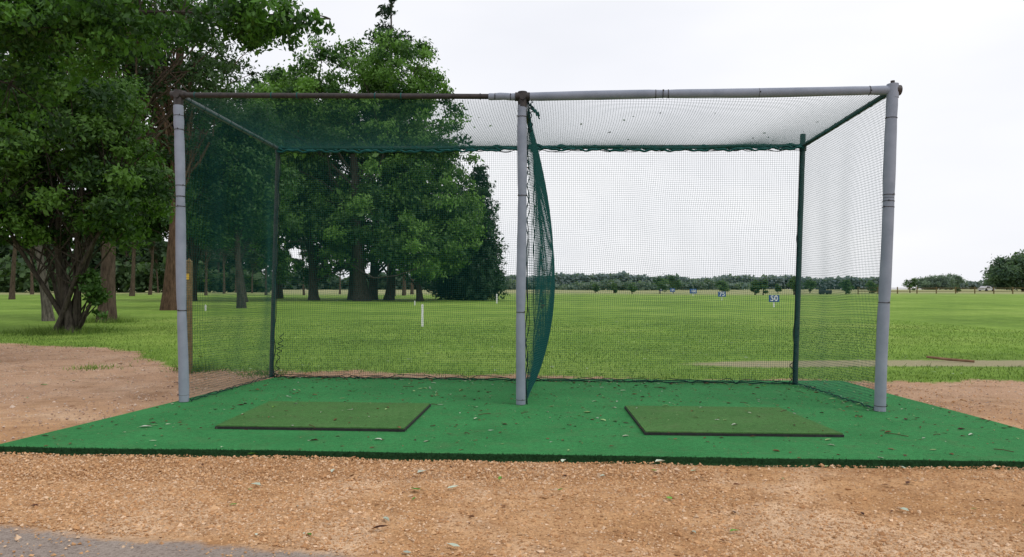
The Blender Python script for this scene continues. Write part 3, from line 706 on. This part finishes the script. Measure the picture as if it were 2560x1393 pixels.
def stake(px,d,h,r=.035):
    x=(px-1280)/1800*d; bz=zg(d); a=Acc(); 
    a.box((x,d,bz+h/2-.05),(r*2,r*1.4,h),mat=0); a.add(np.array([[x-r,d-r*.7,bz+h-.049],[x+r,d-r*.7,bz+h-.049],[x+r,d+r*.7,bz+h-.049],[x-r,d+r*.7,bz+h-.049],[x,d,bz+h]]),[[0,1,4],[1,2,4],[2,3,4],[3,0,4]])
    a.obj('white_marker_post',[WHT])
stake(1056,22,.70,.03); stake(1242,52,.68,.045); stake(514,36,.32,.03); stake(1037,46,.3,.03)
a=Acc(); bz=zg(10.1); a.box((-4.53,10.1,bz+.76),(.075,.075,1.62),mat=0,rz=.2)
a.add(np.array([[-.037,-.037,0],[.037,-.037,0],[.037,.037,0],[-.037,.037,0],[0,0,.05]])+[-4.53,10.1,bz+1.571],[[0,1,4],[1,2,4],[2,3,4],[3,0,4]])
a.box((-4.53-.0,10.1-.047,bz+1.36),(.04,.012,.08),mat=1,rz=.0)
a.obj('wooden_post',[WOOD,YEL])
a=Acc(); a.tube(np.array([[6.85,11.9,zg(11.9)+.07],[7.1,11.75,zg(11.7)+.045],[7.42,11.55,zg(11.5)+.03]]),[.018,.022,.02],8); a.obj('wooden_stick',[BRN])
a=Acc(); fx_=np.arange(50,120,3.0)
for x in fx_: a.box((x,104+.1*(x-50),zg(104+.1*(x-50))+.5),(.12,.12,1.15))
for h in (.45,.9): 
    for x in fx_[:-1]:
        yy=104+.1*(x-50); P=np.array([[x,yy-.08,zg(yy)+h],[x+3,yy+.3-.08,zg(yy+.3)+h]]); a.tube(P,.04,5)
a.obj('field_fence',[WOOD])
def car(name,x,y,L,H,body,rz=0):
    e=empty(name,(x,y,zg(y))); e.rotation_euler=(0,0,rz)
    a=Acc(); prof=[(-.5,.18),(-.5,.52),(-.40,.58),(-.27,.95),(.08,1.0),(.26,.62),(.47,.52),(.5,.2)]
    V=[];W2=.85
    for s in (-1,1):
        for (px,pz) in prof: V.append((px*L,s*W2*(1 if pz<.7 else .86),pz*H))
    n=len(prof); a.add(V,[[i,i+1,i+1+n,i+n] for i in range(n-1)]+[[n-1,0,n,2*n-1]])
    for s in (0,n): a.add(np.array(V)[s:s+n],[list(range(n))] if s==0 else [list(range(n))[::-1]])
    for sy in (-1,1):
        a.box((-.08*L,sy*W2*.93,.76*H),(.30*L,.10,.26*H),mat=1)
        for sx in (-.32,.32): a.tube(np.array([[sx*L,sy*W2*.8,.3],[sx*L,sy*W2*1.03,.3]]),.3,14,mat=2)
    a.obj('body',[body,GLS,RUB],parent=e)
GLS=simple('dark_glass',(.02,.025,.03),(.03,.035,.04),3,.1,.6,0)
car('parked_car',112,170,3.4,1.2,simple('silver_paint',(.45,.46,.48),(.5,.51,.53),5,.35,.5,0),.3)
e=empty('golf_cart',((2063-1280)/1800*105,105,zg(105)))
a=Acc(); a.box((0,0,.42),(1.5,1.1,.36),mat=0); a.box((-.55,0,.70),(.35,1.0,.3),mat=0); a.box((.1,0,1.42),(1.45,1.1,.06),mat=0); a.box((-.15,0,.72),(.15,1.0,.45),mat=0)
for sx in (-.5,.6):
    for sy in (-.5,.5): a.tube(np.array([[sx,sy,.6],[sx*.95,sy,1.42]]),.03,6,mat=1)
for sx in (-.5,.5):
    for sy in (-.5,.5): a.tube(np.array([[sx,sy-.08,.22],[sx,sy+.08,.22]]),.22,12,mat=1)
a.obj('body',[simple('dark_paint',(.03,.04,.05),(.05,.06,.07),5),RUB],parent=e)

# ------------------------------------------------------------------ light
EL,AZ=math.radians(52),math.radians(125)
w=bpy.data.worlds.new('World'); scene.world=w; w.use_nodes=True; nt=w.node_tree
bg=nt.nodes['Background']; sky=N(nt,'ShaderNodeTexSky',sky_type='NISHITA'); sky.sun_disc=False
sky.sun_elevation=EL; sky.sun_rotation=AZ; sky.air_density=1; sky.dust_density=3
tc=N(nt,'ShaderNodeTexCoord'); mp=N(nt,'ShaderNodeMapping'); mp.inputs['Scale'].default_value=(1,1,3); nt.links.new(tc.outputs['Generated'],mp.inputs[0])
cn=noise(nt,1.4,4,.5,mp.outputs[0])
cl=ramp(nt,cn.outputs['Fac'],[(.3,(9.0,9.2,9.8)),(.5,(9.9,10.0,10.5)),(.7,(10.9,10.9,11.1))])
c=mix(nt,.92,sky.outputs[0],cl.outputs[0])
nt.links.new(c,bg.inputs['Color']); bg.inputs['Strength'].default_value=.10
sl=bpy.data.lights.new('sun','SUN'); sl.energy=1.2; sl.angle=math.radians(20); sl.color=(1,.98,.94)
so=bpy.data.objects.new('sun',sl); scene.collection.objects.link(so)
dirv=Vector((math.sin(AZ)*math.cos(EL),math.cos(AZ)*math.cos(EL),math.sin(EL)))
so.rotation_euler=dirv.to_track_quat('Z','Y').to_euler()
cam=bpy.data.cameras.new('camera'); co=bpy.data.objects.new('camera',cam); scene.collection.objects.link(co)
co.location=(0,0,.97); co.rotation_euler=(math.pi/2,0,0)
cam.sensor_width=36; cam.lens=36*1800/2560; cam.shift_y=60.5/2560; cam.clip_end=5000; cam.clip_start=.05
scene.camera=co
